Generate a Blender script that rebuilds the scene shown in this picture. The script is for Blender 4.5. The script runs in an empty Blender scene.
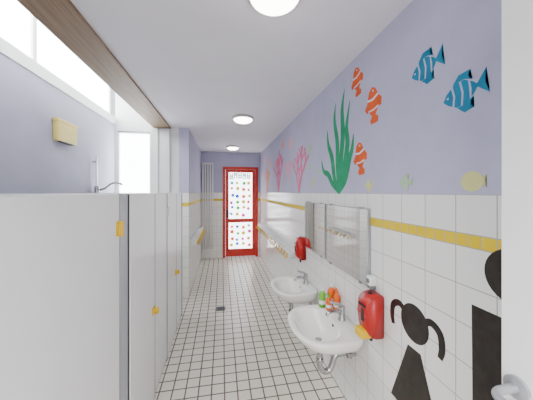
import bpy, bmesh, math, random
from mathutils import Vector, Matrix
random.seed(7)
S=bpy.context.scene
H=2.5; R=0.92; LW=-1.47; LC=-0.48; PX=-0.5; YE=5.9; YC=3.75; YB=-0.45; CAMH=1.56
# ---------------- materials ----------------
def base(name):
    m=bpy.data.materials.new(name); m.use_nodes=True
    nt=m.node_tree; b=nt.nodes['Principled BSDF']; return m,nt,b
def plain(name,col,rough=0.5,metal=0.0,noise=0.04,scale=12.0,emit=0.0,bump=0.0,coat=0.0):
    m,nt,b=base(name)
    n=nt.nodes.new('ShaderNodeTexNoise'); n.inputs['Scale'].default_value=scale; n.inputs['Detail'].default_value=4
    g=nt.nodes.new('ShaderNodeNewGeometry'); nt.links.new(g.outputs['Position'],n.inputs['Vector'])
    r=nt.nodes.new('ShaderNodeValToRGB')
    c=Vector(col)
    r.color_ramp.elements[0].position=.3; r.color_ramp.elements[1].position=.7
    r.color_ramp.elements[0].color=(*(c*(1-noise)),1); r.color_ramp.elements[1].color=(*[min(1,v) for v in c*(1+noise)],1)
    nt.links.new(n.outputs['Fac'],r.inputs['Fac']); nt.links.new(r.outputs['Color'],b.inputs['Base Color'])
    b.inputs['Roughness'].default_value=rough; b.inputs['Metallic'].default_value=metal
    if coat: b.inputs['Coat Weight'].default_value=coat
    if emit:
        b.inputs['Emission Color'].default_value=(*col,1); b.inputs['Emission Strength'].default_value=emit
    if bump:
        bp=nt.nodes.new('ShaderNodeBump'); bp.inputs['Strength'].default_value=bump; bp.inputs['Distance'].default_value=.003
        nt.links.new(n.outputs['Fac'],bp.inputs['Height']); nt.links.new(bp.outputs['Normal'],b.inputs['Normal'])
    return m
def M(nt,op,a,b=None,c=None):
    n=nt.nodes.new('ShaderNodeMath'); n.operation=op
    for i,v in enumerate((a,b,c)):
        if v is None: continue
        if isinstance(v,(int,float)): n.inputs[i].default_value=v
        else: nt.links.new(v,n.inputs[i])
    return n.outputs[0]
def MIX(nt,f,a,b):
    n=nt.nodes.new('ShaderNodeMix'); n.data_type='RGBA'
    for s,v in ((n.inputs[0],f),(n.inputs[6],a),(n.inputs[7],b)):
        if isinstance(v,tuple): s.default_value=(*v,1)
        elif isinstance(v,(int,float)): s.default_value=v
        else: nt.links.new(v,s)
    return n.outputs[2]
def griddist(nt,u,phase,size):
    f=M(nt,'FRACT',M(nt,'DIVIDE',M(nt,'SUBTRACT',u,phase),size))
    return M(nt,'MULTIPLY',M(nt,'MINIMUM',f,M(nt,'SUBTRACT',1.0,f)),size)
def wall_mat(name,axis,phase,paint):
    m,nt,b=base(name)
    g=nt.nodes.new('ShaderNodeNewGeometry'); s=nt.nodes.new('ShaderNodeSeparateXYZ'); nt.links.new(g.outputs['Position'],s.inputs[0])
    u=s.outputs[axis]; z=s.outputs['Z']
    zz=M(nt,'SUBTRACT',z,M(nt,'MULTIPLY',M(nt,'GREATER_THAN',z,1.375),1.40))
    d=M(nt,'MINIMUM',griddist(nt,zz,0.0,.15),griddist(nt,u,phase,.15))
    gr=M(nt,'LESS_THAN',d,.0019)
    yb=M(nt,'MULTIPLY',M(nt,'GREATER_THAN',z,1.35),M(nt,'LESS_THAN',z,1.40))
    dy=M(nt,'MINIMUM',griddist(nt,u,phase,.05),griddist(nt,z,0.0,.05))
    gry=M(nt,'LESS_THAN',dy,.0018)
    grout=M(nt,'ADD',M(nt,'MULTIPLY',gry,yb),M(nt,'MULTIPLY',gr,M(nt,'SUBTRACT',1.0,yb)))
    col=MIX(nt,yb,(.83,.825,.80),(.72,.52,.0))
    col=MIX(nt,grout,col,(.36,.35,.33))
    n=nt.nodes.new('ShaderNodeTexNoise'); n.inputs['Scale'].default_value=3.5; n.inputs['Detail'].default_value=8; n.inputs['Roughness'].default_value=.65
    nt.links.new(g.outputs['Position'],n.inputs['Vector'])
    n2=nt.nodes.new('ShaderNodeTexNoise'); n2.inputs['Scale'].default_value=90; nt.links.new(g.outputs['Position'],n2.inputs['Vector'])
    p=Vector(paint)
    pc=MIX(nt,n.outputs['Fac'],tuple(p*.82),tuple(p*1.14))
    isp=M(nt,'GREATER_THAN',z,1.55)
    col=MIX(nt,isp,col,pc)
    nt.links.new(col,b.inputs['Base Color'])
    rg=M(nt,'ADD',.16,M(nt,'MULTIPLY',M(nt,'MAXIMUM',isp,M(nt,'MAXIMUM',grout,yb)),.6)); nt.links.new(rg,b.inputs['Roughness'])
    hgt=M(nt,'ADD',M(nt,'MULTIPLY',M(nt,'SUBTRACT',1.0,grout),M(nt,'SUBTRACT',1.0,isp)),M(nt,'MULTIPLY',M(nt,'MULTIPLY',n2.outputs['Fac'],isp),1.2))
    bp=nt.nodes.new('ShaderNodeBump'); bp.inputs['Strength'].default_value=.35; bp.inputs['Distance'].default_value=.002
    nt.links.new(hgt,bp.inputs['Height']); nt.links.new(bp.outputs['Normal'],b.inputs['Normal'])
    return m
def floor_mat():
    m,nt,b=base('floor_mosaic')
    g=nt.nodes.new('ShaderNodeNewGeometry'); s=nt.nodes.new('ShaderNodeSeparateXYZ'); nt.links.new(g.outputs['Position'],s.inputs[0])
    d=M(nt,'MINIMUM',griddist(nt,s.outputs['X'],.02,.10),griddist(nt,s.outputs['Y'],.03,.10))
    gr=M(nt,'LESS_THAN',d,.0052)
    n=nt.nodes.new('ShaderNodeTexNoise'); n.inputs['Scale'].default_value=5; n.inputs['Detail'].default_value=5
    nt.links.new(g.outputs['Position'],n.inputs['Vector'])
    c=MIX(nt,n.outputs['Fac'],(.72,.68,.59),(.86,.82,.74))
    c2=MIX(nt,n.outputs['Fac'],(.08,.06,.045),(.20,.17,.13))
    nt.links.new(MIX(nt,gr,c,c2),b.inputs['Base Color'])
    nt.links.new(M(nt,'ADD',.28,M(nt,'MULTIPLY',gr,.5)),b.inputs['Roughness'])
    bp=nt.nodes.new('ShaderNodeBump'); bp.inputs['Strength'].default_value=.3; bp.inputs['Distance'].default_value=.002
    nt.links.new(M(nt,'SUBTRACT',1.0,gr),bp.inputs['Height']); nt.links.new(bp.outputs['Normal'],b.inputs['Normal'])
    return m
LAV=(.455,.455,.615)
m_wr=wall_mat('wall_tile_paint_y','Y',.079,LAV)
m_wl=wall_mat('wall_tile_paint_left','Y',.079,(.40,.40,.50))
m_wx=wall_mat('wall_tile_paint_x','X',.02,LAV)
m_floor=floor_mat()
m_ceil=plain('ceiling_paint',(.76,.75,.82),.85,noise=.025,scale=3)
m_white=plain('white_paint',(.83,.83,.82),.5,noise=.015)
m_part=plain('partition_laminate',(.76,.765,.78),.35,noise=.02,scale=4)
m_part2=plain('partition_laminate_shadow_gap',(.36,.38,.42),.4,noise=.02,scale=4)  # darker grey laminate copy, the recess shade put into its colour
m_alu=plain('aluminium',(.38,.39,.42),.35,.6)
m_chrome=plain('chrome',(.45,.45,.46),.15,1.0,noise=.01)
m_cer=plain('ceramic',(.83,.82,.78),.08,noise=.01,coat=.5)
m_red=plain('red_paint',(.58,.018,.006),.4)
m_redp=plain('red_plastic',(.42,.002,.002),.3,coat=.15)
m_yel=plain('yellow_plastic',(.78,.50,.0),.5)
m_cream=plain('cream_plastic',(.72,.58,.16),.5)
m_black=plain('dark_film',(.016,.012,.009),.3,noise=.6,scale=25)
m_dark=plain('dark_rubber',(.02,.02,.02),.6)
m_greyp=plain('grey_plastic',(.18,.19,.21),.5)
m_orange=plain('orange_plastic',(.80,.12,.0),.4)
m_green=plain('green_plastic',(.12,.42,.02),.4)
m_lamp=plain('lamp_opal',(1,.96,.90),.4,emit=14)
m_lampbase=plain('lamp_base',(.45,.44,.43),.4)
m_frost=plain('frosted_daylight_glass',(.95,.98,1.0),.5,noise=.02,scale=2,emit=13.0)
m_frost2=plain('frosted_door_glass',(.90,.96,1.0),.5,noise=.05,scale=30,emit=6.5)
m_sheer=plain('sheer_panel',(.70,.73,.72),.6,noise=.04)
def wood():
    m,nt,b=base('wood_beam')
    g=nt.nodes.new('ShaderNodeNewGeometry'); mp=nt.nodes.new('ShaderNodeMapping'); mp.inputs['Scale'].default_value=(30,1.5,30)
    nt.links.new(g.outputs['Position'],mp.inputs[0]); n=nt.nodes.new('ShaderNodeTexNoise'); n.inputs['Scale'].default_value=2; n.inputs['Detail'].default_value=8
    nt.links.new(mp.outputs[0],n.inputs['Vector'])
    nt.links.new(MIX(nt,n.outputs['Fac'],(.12,.07,.035),(.36,.25,.15)),b.inputs['Base Color']); b.inputs['Roughness'].default_value=.6
    return m
m_wood=wood()
m_mirror=plain('mirror_silver',(.98,.99,.98),.008,1.0,noise=0.0)
# ---------------- geometry helpers ----------------
def obj(name,bm,mat,smooth=False):
    me=bpy.data.meshes.new(name); bmesh.ops.recalc_face_normals(bm,faces=bm.faces); bm.to_mesh(me); bm.free()
    o=bpy.data.objects.new(name,me); S.collection.objects.link(o); me.materials.append(mat)
    if smooth:
        for p in me.polygons: p.use_smooth=True
    return o
def box(name,x0,x1,y0,y1,z0,z1,mat,bev=0.0):
    bm=bmesh.new(); bmesh.ops.create_cube(bm,size=1)
    for v in bm.verts:
        v.co=Vector(((x0+x1)/2+v.co.x*(x1-x0),(y0+y1)/2+v.co.y*(y1-y0),(z0+z1)/2+v.co.z*(z1-z0)))
    if bev: bmesh.ops.bevel(bm,geom=bm.edges[:],offset=bev,segments=3,affect='EDGES',profile=.5)
    return obj(name,bm,mat)
def group(name,parts,loc=None):
    e=bpy.data.objects.new(name,None); S.collection.objects.link(e); e.empty_display_size=.1
    if loc is None:
        lo=Vector((1e9,)*3); hi=-lo
        for p in parts:
            if p.type!='MESH': continue
            for v in p.data.vertices:
                for i in range(3): lo[i]=min(lo[i],v.co[i]); hi[i]=max(hi[i],v.co[i])
        loc=(lo+hi)/2; loc.z=lo.z
    e.location=loc
    for p in parts:
        p.parent=e; p.matrix_parent_inverse=Matrix.Translation(-Vector(loc))
    return e
def rev(name,prof,center,mat,axis='Z',seg=40,smooth=True):
    bm=bmesh.new(); rings=[]
    for r,h in prof:
        ring=[]
        for i in range(seg):
            a=2*math.pi*i/seg
            p=(r*math.cos(a),r*math.sin(a),h)
            if axis=='X': p=(h,p[0],p[1])
            if axis=='Y': p=(p[0],h,p[1])
            ring.append(bm.verts.new(Vector(p)+Vector(center)))
        rings.append(ring)
    for a,b in zip(rings,rings[1:]):
        for i in range(seg):
            bm.faces.new((a[i],a[(i+1)%seg],b[(i+1)%seg],b[i]))
    bm.faces.new(rings[0]); bm.faces.new(rings[-1])
    o=obj(name,bm,mat,smooth)
    md=o.modifiers.new('es','EDGE_SPLIT'); md.split_angle=math.radians(40)
    return o
def catmull(P,n=8):
    P=[Vector(p) for p in P]; out=[]
    Q=[P[0]*2-P[1]]+P+[P[-1]*2-P[-2]]
    for i in range(1,len(Q)-2):
        for k in range(n):
            t=k/n; a,b,c,d=Q[i-1:i+3]
            out.append(.5*((2*b)+(c-a)*t+(2*a-5*b+4*c-d)*t*t+(3*b-a-3*c+d)*t**3))
    out.append(P[-1]); return out
def tube(name,pts,rad,mat,seg=14,smoothpath=True):
    P=catmull(pts) if smoothpath else [Vector(p) for p in pts]
    bm=bmesh.new(); rings=[]; N=None
    for i,p in enumerate(P):
        t=(P[min(i+1,len(P)-1)]-P[max(i-1,0)]).normalized()
        if N is None:
            N=t.orthogonal().normalized()
        else:
            N=(N-t*N.dot(t)).normalized()
        B=t.cross(N)
        r=rad if not callable(rad) else rad(i/(len(P)-1))
        rings.append([bm.verts.new(p+(N*math.cos(2*math.pi*k/seg)+B*math.sin(2*math.pi*k/seg))*r) for k in range(seg)])
    for a,b in zip(rings,rings[1:]):
        for i in range(seg): bm.faces.new((a[i],a[(i+1)%seg],b[(i+1)%seg],b[i]))
    bm.faces.new(rings[0]); bm.faces.new(rings[-1])
    return obj(name,bm,mat,True)
# ---------------- room shell ----------------
box('floor',-1.7,1.1,-1.8,6.1,-.1,0,m_floor)
box('ceiling',-.96,R+.15,YB-1.3,YE+.15,H,H+.12,m_ceil)
box('wall_right',R,R+.15,-1.8,YE+.15,0,H,m_wr)
DX0,DX1,DZ=.02,.86,2.16
group('wall_far',[box('seg_left',-.62,DX0,YE,YE+.15,0,H,m_wx),box('seg_right',DX1,R,YE,YE+.15,0,H,m_wx),box('seg_top',DX0,DX1,YE,YE+.15,DZ,H,m_wx)])
box('wall_left_corridor',-.62,LC,YC,YE,0,H,m_wr)
WX0,WX1,WZ0,WZ1=-1.45,-1.0,1.2,2.42
group('wall_cubicle_end',[box('seg_low',LW,-.62,YC,YC+.14,0,WZ0,m_wx),box('seg_top',LW,-.62,YC,YC+.14,WZ1,3.15,m_white),
  box('seg_right',WX1,-.62,YC,YC+.14,WZ0,WZ1,m_sheer),box('seg_left',LW,WX0,YC,YC+.14,WZ0,WZ1,m_white)])
fr=.025
group('window_1',[box('pane',WX0+fr,WX1-fr,YC+.06,YC+.07,WZ0+fr,WZ1-fr,m_frost),
  box('frame_l',WX0,WX0+fr,YC+.01,YC+.1,WZ0,WZ1,m_white,.003),box('frame_r',WX1-fr,WX1,YC+.01,YC+.1,WZ0,WZ1,m_white,.003),
  box('frame_t',WX0,WX1,YC+.01,YC+.1,WZ1-fr,WZ1,m_alu,.003),box('frame_b',WX0,WX1,YC+.01,YC+.1,WZ0,WZ0+fr,m_white,.003)])
box('trim_1',-1.0,-.90,YC-.03,YC,0.0,H,m_white,.004)
box('trim_2',-.86,-.74,YC-.05,YC,0.0,H-.03,m_part,.004)
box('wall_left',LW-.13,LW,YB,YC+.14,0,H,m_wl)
group('wall_clerestory',[box('sill',LW-.13,LW+.012,YB,YC,H,H+.10,m_white),box('head',LW-.13,LW,YB,YC,3.05,3.15,m_white)])
ps=[]
for i in range(3):
    y0=YB+.02+i*1.393
    ps.append(box('pane_%d'%i,LW-.08,LW-.07,y0,y0+1.35,H+.10,3.05,m_frost))
    ps.append(box('mullion_%d'%i,LW-.11,LW-.05,y0+1.35,y0+1.393,H+.10,3.05,m_white))
group('window_2',ps)
box('ceiling_lightwell',LW-.13,-.94,YB,YC,3.15,3.25,m_white)
box('wall_lightwell',-.96,-.91,YB,YC,H+.12,3.15,m_white)
box('ceiling_beam',-.97,-.73,YB,YC,H-.022,H,m_wood,.003)
group('wall_back',[box('seg_left',LW,-.22,YB-.12,YB,0,H,m_wx),box('seg_right',.78,R,YB-.12,YB,0,H,m_wx),box('seg_top',-.22,.78,YB-.12,YB,2.1,H,m_wx),
   box('seg_top_left',LW,-.93,YB-.12,YB,H,3.15,m_white)])
box('wall_hall_left',-.9,-.8,-1.75,YB-.12,0,H,m_white)
box('wall_hall_back',-.9,R,-1.85,-1.75,0,H,m_white)
# ---------------- entrance door leaf (right foreground) ----------------
dl=[box('leaf',.69,.73,-.36,.50,.01,2.06,m_white,.002)]
HZ=1.097; HY=.465
dl.append(rev('rose',[(.026,0),(.026,-.008),(.022,-.010)],(.69,HY,HZ),m_alu,'X'))
dl.append(tube('lever',[(.69,HY,HZ),(.655,HY,HZ),(.627,HY-.003,HZ),(.611,HY-.02,HZ),(.608,HY-.07,HZ),(.608,HY-.12,HZ)],.0095,m_alu))
dl.append(box('key_plate',.684,.69,HY-.015,HY+.015,HZ-.11,HZ-.04,m_alu,.002))
for z in (.3,1.8): dl.append(rev('hinge',[(.009,-.05),(.009,.05)],(.735,-.355,z),m_alu))
group('door_1',dl)
# ---------------- red far door ----------------
y0,y1=YE+.0,YE+.06
rd=[box('frame_l',DX0,DX0+.06,y0-.02,y1,0,DZ,m_red,.004),box('frame_r',DX1-.06,DX1,y0-.02,y1,0,DZ,m_red,.004),box('frame_t',DX0+.06,DX1-.06,y0-.02,y1,DZ-.06,DZ,m_red,.004)]
a0,a1=DX0+.065,DX1-.065
rd+=[box('stile_l',a0,a0+.075,y0,y1,.02,DZ-.065,m_red,.004),box('stile_r',a1-.075,a1,y0,y1,.02,DZ-.065,m_red,.004),
     box('rail_t',a0+.075,a1-.075,y0,y1,DZ-.13,DZ-.065,m_red,.003),box('rail_m',a0+.075,a1-.075,y0,y1,.83,.92,m_red,.003),box('rail_b',a0+.075,a1-.075,y0,y1,.02,.20,m_red,.003),
     box('glass_upper',a0+.075,a1-.075,y0+.02,y0+.03,.92,DZ-.13,m_frost2),box('glass_lower',a0+.075,a1-.075,y0+.02,y0+.03,.20,.83,m_frost2),
     box('handle_plate',a0+.02,a0+.055,y0-.008,y0,.95,1.15,m_dark,.002),tube('handle',[(a0+.037,y0-.005,1.06),(a0+.037,y0-.05,1.06),(a0+.06,y0-.055,1.06),(a0+.13,y0-.055,1.06)],.009,m_dark)]
dcols=[(.0,.10,.9),(.9,.01,.03),(.9,.6,.0),(.0,.5,.05),(.0,.45,.9),(1,.15,.0),(.8,.02,.4)]
dm=[plain('sticker_glow_%d'%i,c,.6,emit=.9) for i,c in enumerate(dcols)]  # stickers emit their own colour to imitate light coming through the glass
def dots(nm,x0,x1,z0,z1,nx,nz,mats):
    bm=bmesh.new()
    for i in range(nx):
        for j in range(nz):
            if random.random()<.06: continue
            cx=x0+(i+.5+random.uniform(-.15,.15))*(x1-x0)/nx; cz=z0+(j+.5+random.uniform(-.18,.18))*(z1-z0)/nz
            r=random.uniform(.032,.048)
            vs=[bm.verts.new((cx+r*math.cos(t*math.pi/7),y0+.017,cz+r*math.sin(t*math.pi/7))) for t in range(14)]
            f=bm.faces.new(vs); f.material_index=random.randrange(len(mats))
    me=bpy.data.meshes.new(nm); bm.to_mesh(me); bm.free(); o=bpy.data.objects.new(nm,me); S.collection.objects.link(o)
    for m in mats: me.materials.append(m)
    return o
g0,g1=a0+.085,a1-.085
rd.append(dots('stickers_upper',g0,g1,.95,1.85,4,6,dm)); rd.append(dots('stickers_lower',g0,g1,.22,.81,4,4,dm))
bm=bmesh.new()
for i in range(5):
    x=g0+.01+i*(g1-g0-.02)/5; w=.040
    for (u0,u1,v0,v1) in [(0,.024,0,.14),(w*1.4,w*1.4+.024,0,.14),(0,w*1.4,.055+.02*(i%2),.08+.02*(i%2)),(0,w*1.4,.115,.14) if i%2 else (0,w*1.4,0,.025)]:
        z=1.87+.01*(i%3)
        bm.faces.new([bm.verts.new((x+u,y0+.016,z+v)) for u,v in ((u0,v0),(u1,v0),(u1,v1),(u0,v1))])
rd.append(obj('door_lettering',bm,plain('green_paint',(.01,.12,.06),.5)))
group('door_2',rd)
# ---------------- ceiling lamps ----------------
for i,(x,y) in enumerate(((.24,1.11),(.26,3.08),(.22,5.1))):
    n='ceiling_lamp' if i==0 else 'ceiling_lamp.%03d'%i
    b=rev('base_ring',[(.128,0),(.132,-.012),(.130,-.026),(.118,-.032)],(x,y,H),m_lampbase)
    pr=[(.117*math.cos(a),-.030-.045*math.sin(a)) for a in [k*math.pi/2/9 for k in range(9)]]+[(.004,-.075)]
    group(n,[b,rev('opal_dome',pr,(x,y,H),m_lamp)])
# ---------------- toilet cubicles ----------------
PT=1.55; t=.028
def prt(nm,y0,y1,z0=.03,mat=m_part,x=PX): return box(nm,x-t,x,y0,y1,z0,PT,mat,.003)
cp=[prt('front_panel',YB,1.325,.03),box('gap_shade_1',PX-t,PX-.012,1.325,1.36,0,PT-.002,m_dark),box('post_1',PX-.035,PX+.002,1.335,1.352,0,PT+.003,m_alu,.003),box('post_1_shade_infill',PX-t,PX-.006,1.36,1.452,.0,PT,m_part2,.002),  # solid dark gap strips and darker infill stand in for shade between panels
 box('gap_shade_2',PX-t,PX-.004,1.452,1.470,0,PT-.002,m_dark),
 prt('mid_panel',1.998,2.38,.03,x=PX),box('gap_shade_3',PX-t,PX-.002,1.970,1.998,0,PT-.002,m_greyp),box('post_3',PX-.035,PX+.002,2.38,2.41,0,PT,m_greyp,.002),prt('end_panel',2.89,3.22,.03,x=PX),box('gap_shade_4',PX-t,PX-.002,2.855,2.89,0,PT-.002,m_greyp),box('post_4',PX-.035,PX+.004,3.22,3.26,0,PT,m_greyp,.002),
 box('divider_1',LW,PX-.035,1.38,1.41,.03,PT,m_part,.002),box('divider_2',LW,PX-.035,2.37,2.40,.03,PT,m_part,.002),box('divider_3',LW,PX-.035,3.20,3.23,.03,PT,m_part,.002)]
cp.append(box('base_rail',PX-t-.002,PX-.008,YB,3.22,0,.03,m_alu))
def cdoor(k,y0,y1,hy):
    p=[box('door_leaf_%d'%k,PX-.02,PX+.001,y0,y1,.02,PT+.001,m_part,.003)]
    X=PX+.001
    p.append(rev('knob_%d'%k,[(.016,0),(.014,.012),(.022,.018),(.025,.032),(.016,.040)],(X,y1-.045,.685),m_yel,'X'))
    p.append(box('knob_plate_%d'%k,X,X+.005,y1-.075,y1-.015,.655,.715,m_yel,.002))
    p.append(box('hinge_leaf_%d'%k,X-.004,X+.004,hy-.035,hy+.03,1.345,1.415,m_yel if k==1 else m_white,.002))
    p.append(rev('hinge_pin_%d'%k,[(.011,-.038),(.011,.038)],(X+.008,hy,1.38),m_yel if k==1 else m_white))
    return p
cp+=cdoor(1,1.470,1.970,1.32)+cdoor(2,2.41,2.855,2.41)
group('toilet_cubicle_partition',cp)
# ---------------- left wall fittings ----------------
group('paper_towel_dispenser',[box('body',LW,LW+.045,2.46,2.76,2.02,2.21,m_cream,.012),box('lid',LW,LW+.05,2.45,2.77,2.19,2.22,m_cream,.008),box('slot',LW+.01,LW+.04,2.51,2.71,2.014,2.022,m_dark)])
group('washdown_tap',[tube('riser',[(LW+.04,3.15,.3),(LW+.04,3.15,1.98)],.011,m_chrome,smoothpath=False),
   tube('spout',[(LW+.04,3.15,1.58),(LW+.12,3.15,1.60),(LW+.2,3.15,1.66),(LW+.28,3.15,1.665),(LW+.31,3.15,1.64)],.012,m_chrome),
   rev('valve',[(.022,-.05),(.026,-.03),(.026,.03),(.022,.05)],(LW+.04,3.15,1.58),m_chrome),
   box('bracket_1',LW,LW+.04,3.14,3.16,1.9,1.92,m_chrome),box('bracket_2',LW,LW+.04,3.14,3.16,1.2,1.22,m_chrome)])
rp=[box('header_top',-.45,-.2,YE-.07,YE-.03,2.2,2.24,m_white,.01),box('header_bottom',-.45,-.2,YE-.07,YE-.03,.2,.24,m_white,.01)]
for i in range(5):
    x=-.435+i*.055; rp.append(tube('column_%d'%i,[(x,YE-.05,.2),(x,YE-.05,2.24)],.019,m_white,smoothpath=False))
rp+=[box('wall_bracket_1',-.34,-.31,YE-.05,YE,2.0,2.03,m_white),box('wall_bracket_2',-.34,-.31,YE-.05,YE,.4,.43,m_white),tube('supply_pipe',[(-.43,YE-.05,.2),(-.43,YE-.05,.0)],.009,m_white,smoothpath=False)]
group('vertical_radiator',rp)
def shelf(nm,xw,sgn,y0,y1,z,d):
    p=[box('board',min(xw,xw+sgn*d),max(xw,xw+sgn*d),y0,y1,z,z+.022,m_white,.004)]
    p.append(tube('front_rail',[(xw+sgn*(d-.01),y0+.01,z+.06),(xw+sgn*(d-.01),y1-.01,z+.06)],.007,m_white,smoothpath=False))
    k=int((y1-y0)/.15)+1
    for i in range(k+1):
        y=y0+.02+(y1-y0-.04)*i/k
        if i%2==0: p.append(box('bracket_%d'%i,min(xw,xw+sgn*d*.9),max(xw,xw+sgn*d*.9),y-.006,y+.006,z-.05,z,m_white,.002))
        if i%2==0: p.append(tube('upright_%d'%i,[(xw+sgn*(d-.01),y,z+.02),(xw+sgn*(d-.01),y,z+.06)],.005,m_white,smoothpath=False))
        p.append(tube('hook_%d'%i,[(xw+sgn*(d-.005),y,z+.015),(xw+sgn*(d+.01),y,z-.01),(xw+sgn*(d+.012),y,z-.04),(xw+sgn*(d+.03),y,z-.05),(xw+sgn*(d+.04),y,z-.03)],.008,m_yel,seg=8))
    return group(nm,p)
shelf('wall_shelf',R,-1,2.95,5.6,.79,.11)
shelf('wall_shelf.001',LC,1,3.9,5.2,.80,.10)
dr=[box('frame',-.075,.045,3.27,3.39,0,.003,m_greyp)]
for i in range(5): dr.append(box('slot_%d'%i,-.062,.032,3.285+i*.02,3.295+i*.02,.003,.0045,m_dark))
group('floor_drain',dr)
# ---------------- wash basins ----------------
def basin(nm,yc,zr,sc=1.0):
    N=72
    def outl(su,sv,vc,back=True,e=2.3):
        pts=[]
        for i in range(N):
            a=2*math.pi*i/N; c,s=math.cos(a),math.sin(a)
            ee=e if s>0 else (5.0 if back else e)
            k=(abs(c)**ee+abs(s)**ee)**(-1/ee)
            pts.append((su*c*k*sc,(vc+sv*s*k)*sc))
        return pts
    W=.27
    rings=[]
    def add(su,sv,vc,z,back=True,e=2.3): rings.append([(u,v,z) for u,v in outl(su,sv,vc,back,e)])
    add(.045,.045,.22,-.165,False); add(.11,.10,.20,-.152,False); add(.185,.165,.19,-.12); add(.24,.205,.207,-.075); add(.262,.218,.22,-.038)
    add(W,.2245,.2255,-.018); add(W+.002,.226,.227,-.008); add(W-.003,.222,.224,.0); add(W-.012,.213,.222,.001)
    add(.225,.150,.262,-.001,False); add(.218,.144,.262,-.006,False); add(.205,.133,.26,-.03,False); add(.175,.112,.255,-.075,False); add(.115,.075,.245,-.11,False); add(.05,.035,.24,-.122,False); add(.022,.022,.24,-.125,False,2)
    bm=bmesh.new(); vr=[]
    for r in rings: vr.append([bm.verts.new((R-max(v,.0),yc+u,zr+z)) for u,v,z in r])
    for a,b in zip(vr,vr[1:]):
        for i in range(N): bm.faces.new((a[i],a[(i+1)%N],b[(i+1)%N],b[i]))
    bm.faces.new(vr[0]); bm.faces.new(vr[-1])
    parts=[obj('bowl',bm,m_cer,True)]
    xd=R-.23*sc
    parts.append(rev('drain_ring',[(.024,0),(.024,.004),(.016,.004),(.014,.001)],(R-.24*sc,yc,zr-.125),m_chrome))
    parts.append(rev('overflow',[(.011,0),(.011,-.004)],(R-.128*sc,yc,zr-.035),m_dark,'X'))
    xf=R-.06
    parts+= [rev('faucet_body',[(.028,0),(.028,.008),(.023,.014),(.022,.07),(.024,.085),(.020,.10)],(xf,yc,zr),m_chrome),
      tube('spout',[(xf,yc,zr+.05),(xf-.05,yc,zr+.067),(xf-.10,yc,zr+.063),(xf-.118,yc,zr+.04)],.0125,m_chrome),
      tube('lever',[(xf,yc,zr+.098),(xf-.03,yc,zr+.117),(xf-.09,yc,zr+.135)],lambda t:.012-.003*t,m_chrome)]
    parts+= [rev('tail_nut',[(.030,.01),(.032,-.02),(.022,-.028)],(xd,yc,zr-.163),m_chrome),
      tube('trap',[(xd,yc,zr-.16),(xd,yc,zr-.25),(xd,yc,zr-.31),(xd+.03,yc,zr-.355),(xd+.075,yc,zr-.35),(xd+.10,yc,zr-.30),(xd+.115,yc,zr-.26),(xd+.15,yc,zr-.245),(R,yc,zr-.245)],.021,m_chrome),
      rev('trap_nut',[(.028,-.014),(.028,.014)],(xd,yc,zr-.27),m_chrome),
      rev('wall_rose',[(.04,0),(.036,-.012),(.024,-.016)],(R,yc,zr-.245),m_chrome,'X')]
    for s in (-1,1):
        parts+=[rev('stop_valve',[(.012,0),(.012,-.045),(.018,-.047),(.018,-.068)],(R,yc+s*.09,zr-.20),m_chrome,'X'),
          tube('supply_hose',[(R-.035,yc+s*.09,zr-.20),(R-.04,yc+s*.085,zr-.14),(R-.05,yc+s*.04,zr-.09)],.006,m_chrome)]
    return group(nm,parts)
basin('wash_basin',1.66,.628); basin('wash_basin.001',2.44,.605,.94)
# ---------------- mirrors ----------------
def mirror(nm,y0,y1,z0,z1):
    p=[box('backing',R-.022,R,y0,y1,z0,z1,m_alu,.002),box('glass',R-.026,R-.022,y0+.006,y1-.006,z0+.006,z1-.006,m_mirror)]
    for (y,z) in ((y0+.08,z0),(y1-.08,z0),(y0+.08,z1),(y1-.08,z1)):
        p.append(box('clip',R-.031,R-.0,y-.012,y+.012,z-.006 if z==z0 else z-.008,z+.008 if z==z0 else z+.006,m_chrome,.001))
    group(nm,p)
mirror('wall_mirror',1.395,2.005,.965,1.455)
mirror('wall_mirror.001',2.05,2.57,.965,1.455)
# ---------------- soap dispensers ----------------
def disp(nm,yc,z0,tab):
    bm=bmesh.new(); prof=[(0,0),(.055,.0),(.085,.02),(.10,.06),(.105,.13),(.105,.19),(.095,.225),(.07,.245),(0,.25)]
    A=[bm.verts.new((R-d,yc-.058,z0+z)) for d,z in prof]; B=[bm.verts.new((R-d,yc+.058,z0+z)) for d,z in prof]
    for i in range(len(prof)): j=(i+1)%len(prof); bm.faces.new((A[i],A[j],B[j],B[i]))
    bm.faces.new(A); bm.faces.new(B)
    bmesh.ops.bevel(bm,geom=[e for e in bm.edges],offset=.008,segments=3,affect='EDGES',clamp_overlap=True)
    b=obj('shell',bm,m_redp,True)
    p=[b,box('window',R-.109,R-.10,yc-.012,yc+.012,z0+.09,z0+.16,m_dark,.003),
       box('label',R-.1085,R-.104,yc-.035,yc+.035,z0+.175,z0+.19,m_dark,.001),
       rev('nozzle',[(.012,0),(.010,-.03),(.006,-.035)],(R-.05,yc,z0),m_dark),
       rev('lock',[(.012,0),(.012,.006)],(R-.055,yc,z0+.248),m_dark)]
    if tab: p.append(box('lever_tab',R-.125,R-.055,yc-.02,yc+.055,z0-.012,z0+.04,m_yel,.008))
    group(nm,p)
disp('soap_dispenser',1.32,.712,True); disp('soap_dispenser.001',2.655,.80,False)
group('air_freshener',[box('body',R-.045,R,1.335,1.38,.99,1.05,m_white,.01),rev('vent',[(.016,0),(.016,-.004),(.006,-.006)],(R-.045,1.357,1.02),m_greyp,'X'),box('bottom_clip',R-.04,R-.0,1.34,1.375,.97,.992,m_greyp,.004)])
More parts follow.
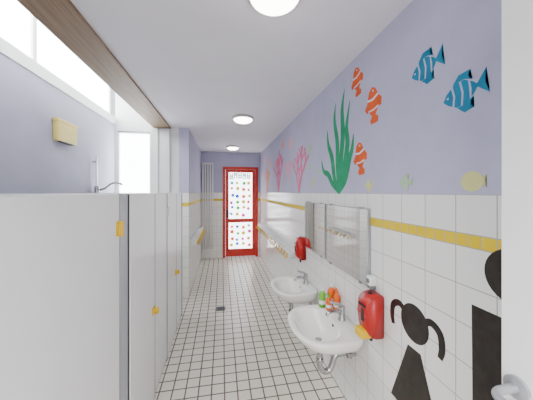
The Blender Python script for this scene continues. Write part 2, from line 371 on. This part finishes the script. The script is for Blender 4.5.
def bottle(nm,x,y,z,h,r,mb,mc):
    group(nm,[rev('body',[(r*.85,0),(r,.006),(r,h*.6),(r*.8,h*.7),(r*.4,h*.77),(r*.4,h*.82)],(x,y,z),mb),rev('label',[(r+.0006,h*.18),(r+.0006,h*.36)],(x,y,z),m_white),
      rev('cap',[(r*.5,h*.8),(r*.5,h*.88),(r*.2,h*.9),(r*.2,h)],(x,y,z),mc),tube('pump_spout',[(x,y,z+h*.98),(x-r*1.3,y,z+h*.97)],r*.18,mc,smoothpath=False)])
BZ=.629
bottle('soap_bottle',.886,1.89,BZ,.19,.031,m_orange,m_white)
bottle('soap_bottle.001',.80,1.875,BZ,.165,.027,m_green,m_white)
bottle('soap_bottle.002',.888,1.80,BZ,.17,.027,m_orange,m_orange)
bottle('soap_bottle.003',.830,1.815,BZ,.13,.022,m_orange,m_green)
# ---------------- wall murals (flat paint on right wall) ----------------
def decal(nm,yc,zc,layers,sc=1.0,rot=0.0):
    me=bpy.data.meshes.new(nm); bm=bmesh.new(); ca,sa=math.cos(rot),math.sin(rot)
    mats=[]
    for li,(polys,mat) in enumerate(layers):
        if mat not in mats: mats.append(mat)
        for k,P in enumerate(polys):
            vs=[bm.verts.new((R-.0007-.0006*li-.00002*k,yc-(a*ca-b*sa)*sc,zc+(a*sa+b*ca)*sc)) for a,b in P]
            f=bm.faces.new(vs); f.material_index=mats.index(mat)
    bmesh.ops.triangulate(bm,faces=bm.faces[:])
    geo=bmesh.ops.extrude_face_region(bm,geom=bm.faces[:],use_keep_orig=True)
    for v in geo['geom']:
        if isinstance(v,bmesh.types.BMVert): v.co.x=R+.0003
    bm.to_mesh(me); bm.free(); o=bpy.data.objects.new(nm,me); S.collection.objects.link(o)
    for m in mats: me.materials.append(m)
    return o
def strip(pts,w):
    P=[Vector((p[0],p[1],0)) for p in pts]; P=catmull(P,6); L=[];Rr=[]
    n=len(P)
    for i,p in enumerate(P):
        t=(P[min(i+1,n-1)]-P[max(i-1,0)]).normalized(); nn=Vector((-t.y,t.x,0)); ww=w(i/(n-1)) if callable(w) else w
        L.append((p+nn*ww/2)[:2]); Rr.append((p-nn*ww/2)[:2])
    return [[L[i],L[i+1],Rr[i+1],Rr[i]] for i in range(n-1)]
def ell(cx,cy,rx,ry,n=24): return [(cx+rx*math.cos(2*math.pi*i/n),cy+ry*math.sin(2*math.pi*i/n)) for i in range(n)]
p_blue=plain('paint_blue',(.0,.19,.34),.8,noise=.2); p_org=plain('paint_orange',(.66,.09,.008),.8,noise=.15); p_grn=plain('paint_green',(.0,.26,.11),.8,noise=.15)
p_pink=plain('paint_pink',(.72,.15,.30),.8,noise=.15); p_peach=plain('paint_peach',(.78,.32,.22),.8); p_lime=plain('paint_lime',(.40,.56,.36),.8); p_ylw=plain('paint_yellow',(.60,.60,.26),.8); p_wht=plain('paint_white',(.7,.7,.78),.8)
p_rose=plain('paint_rose',(.75,.38,.50),.8)
p_lav=plain('paint_gap_lavender',LAV,.8)
body=[(-.5,0),(-.38,.16),(-.15,.3),(.1,.3),(.3,.14),(.38,.04),(.38,-.04),(.3,-.14),(.1,-.3),(-.15,-.3),(-.38,-.14)]
tail=[(.38,.04),(.62,.3),(.55,0),(.62,-.3),(.38,-.04)]
finT=[(-.2,.3),(-.02,.48),(.28,.46),(.2,.34),(.3,.2),(.1,.31)]; finB=[(-.15,-.31),(.02,-.5),(.26,-.46),(.18,-.34),(.28,-.19),(.08,-.3)]
gaps=[[(-.24,.25),(-.20,.28),(-.16,0),(-.22,-.27),(-.26,-.24),(-.21,0)],[(-.02,.30),(.02,.30),(.06,0),(.0,-.30),(-.04,-.30),(.01,0)],[(.2,.22),(.23,.2),(.25,0),(.22,-.21),(.19,-.23),(.2,0)],ell(-.36,.04,.03,.03,10)]
for i,(y,z,s) in enumerate(((.98,2.13,.16),(.805,1.945,.16))):
    decal('blue_fish_mural' if i==0 else 'blue_fish_mural.001',y,z,[([body,tail,finT,finB],p_blue),(gaps,p_lav)],s,rot=.12)
cb=[(-.5,0),(-.4,.16),(-.15,.27),(.15,.25),(.36,.1),(.36,-.1),(.15,-.25),(-.15,-.27),(-.4,-.16)]
ct=[(.36,.08),(.48,.2),(.62,.16),(.6,-.16),(.48,-.2),(.36,-.08)]
cf=[[(-.15,.27),(0,.40),(.2,.36),(.2,.22)],[(-.1,-.27),(.05,-.42),(.2,-.33),(.17,-.23)]]
cg=[[(-.20,.26),(-.14,.27),(-.08,0),(-.14,-.27),(-.20,-.26),(-.14,0)],[(.15,.24),(.20,.21),(.22,0),(.20,-.21),(.15,-.24),(.18,0)]]
for i,(y,z,s,r) in enumerate(((1.557,2.335,.19,-1.4),(1.374,2.11,.21,-1.45),(1.52,1.80,.205,-1.4))):
    decal('clownfish_mural' if i==0 else 'clownfish_mural.%03d'%i,y,z,[([cb,ct]+cf,p_org),(cg+[ell(-.36,.05,.03,.03,10)],p_wht)],s,rot=r)
bl=[]
wf=lambda m:(lambda t:m*math.sin(math.pi*min(1,.12+t*.88))**.9+.001)
for pts,m in [([(0,0),(.02,.2),(.06,.45),(.05,.65),(.09,.80)],.045),([(0,0),(-.03,.2),(-.03,.4),(-.08,.6),(-.06,.74)],.04),([(0,0),(.06,.15),(.13,.35),(.12,.5),(.17,.68)],.042),
   ([(0,0),(-.08,.12),(-.13,.3),(-.20,.42),(-.22,.55)],.04),([(0,0),(-.12,.08),(-.2,.16),(-.30,.20),(-.35,.30)],.035),([(0,0),(.1,.1),(.16,.25),(.2,.32),(.22,.42)],.035)]:
    bl+=strip(pts,wf(m*1.5))
decal('seaweed_mural',1.82,1.552,[(bl,p_grn)])
def coral(seed,h,spread,w0=.034):
    rr=random.Random(seed); out=[]
    def br(x,y,a,L,w,d):
        x2=x+math.sin(a)*L*spread; y2=y+math.cos(a)*L; xm=(x+x2)/2+rr.uniform(-.01,.01); out.extend(strip([(x,y),(xm,(y+y2)/2),(x2,y2)],w))
        out.append(ell(x2,y2,w*.55,w*.55,8))
        if d:
            for s in (-1,1): br(x2,y2,a*.6+s*rr.uniform(.3,.7),L*rr.uniform(.6,.85),w*.8,d-1)
    for a in (-.5,0,.5): br(0,0,a,h*.34,w0,2)
    return out
decal('pink_coral_mural',2.85,1.552,[(coral(3,.70,.9,.038),p_pink)])
decal('branching_coral_mural',3.95,1.552,[(coral(5,.80,.9,.055),p_pink)])
decal('peach_coral_mural',5.0,1.552,[(coral(9,.66,1.2,.06),p_peach)])
decal('small_coral_mural',3.35,1.70,[(coral(11,.40,1.0),p_rose)])
def flower(r): return [ell(r*.62*math.cos(a),r*.62*math.sin(a),r*.40,r*.40,14) for a in [i*2*math.pi/6 for i in range(6)]]
for i,(y,z,r) in enumerate(((3.2,2.22,.09),(4.6,2.1,.12),(5.3,2.25,.12))):
    decal('pink_flower_mural' if i==0 else 'pink_flower_mural.%03d'%i,y,z,[(flower(r),p_rose),([ell(0,0,r*.3,r*.3)],p_ylw)])
decal('bubbles_mural',2.38,1.66,[([ell(0,0,.05,.05),ell(.13,.10,.03,.03),ell(-.1,.17,.04,.04)],p_lime)])
sf=[body,tail,finT,finB]
decal('yellow_fish_mural',.765,1.60,[([ell(0,0,.5,.45),tail],p_ylw)],.085)
decal('green_fish_mural',1.104,1.61,[(sf,p_lime)],.085)
decal('small_fish_mural',1.42,1.60,[(sf,p_ylw)],.08)
decal('pale_fish_mural',2.50,2.02,[(sf,p_lime)],.13)
decal('peach_fish_mural',3.65,2.28,[(sf,p_peach)],.16)
pw=lambda t:.034*(.45+.55*math.sin(math.pi*(.25+.6*t)))
pig=strip([(-.055,.03),(-.10,.055),(-.145,.03),(-.155,-.03),(-.145,-.075)],pw)+strip([(.055,.03),(.10,.055),(.145,.03),(.155,-.03),(.145,-.075)],pw)
decal('girl_silhouette_decal',1.045,.92,[([ell(0,0,.088,.092,32)]+[[(-.04,-.125),(.04,-.125),(.165,-.47),(-.165,-.47)]],m_black),(pig,m_black)])
decal('boy_silhouette_decal',.635,1.285,[([ell(0,0,.085,.09,32),[(-.13,-.145),(.13,-.145),(.13,-.72),(-.125,-.72)]],m_black)])
# ---------------- lights ----------------
w=bpy.data.worlds.new('World'); S.world=w; w.use_nodes=True
w.node_tree.nodes['Background'].inputs[0].default_value=(.9,.95,1,1); w.node_tree.nodes['Background'].inputs[1].default_value=2.0
def area(nm,loc,rot,sx,sy,e,col=(1,1,1)):
    l=bpy.data.lights.new(nm,'AREA'); l.shape='RECTANGLE'; l.size=sx; l.size_y=sy; l.energy=e; l.color=col
    o=bpy.data.objects.new(nm,l); S.collection.objects.link(o); o.location=loc; o.rotation_euler=rot; return o
area('hall_fill_light',(.2,-1.1,2.4),(0,0,0),1.2,.9,150,(1,.98,.95))  # added fill behind the camera to brighten the room, no actual lamp
# ---------------- camera ----------------
c=bpy.data.cameras.new('camera'); co=bpy.data.objects.new('camera',c); S.collection.objects.link(co)
co.location=(0,0,CAMH); co.rotation_euler=(math.radians(90),0,-math.radians(10.3)); c.sensor_width=36; c.lens=245/533*36; c.shift_y=-8/533; c.clip_start=.02
S.camera=co
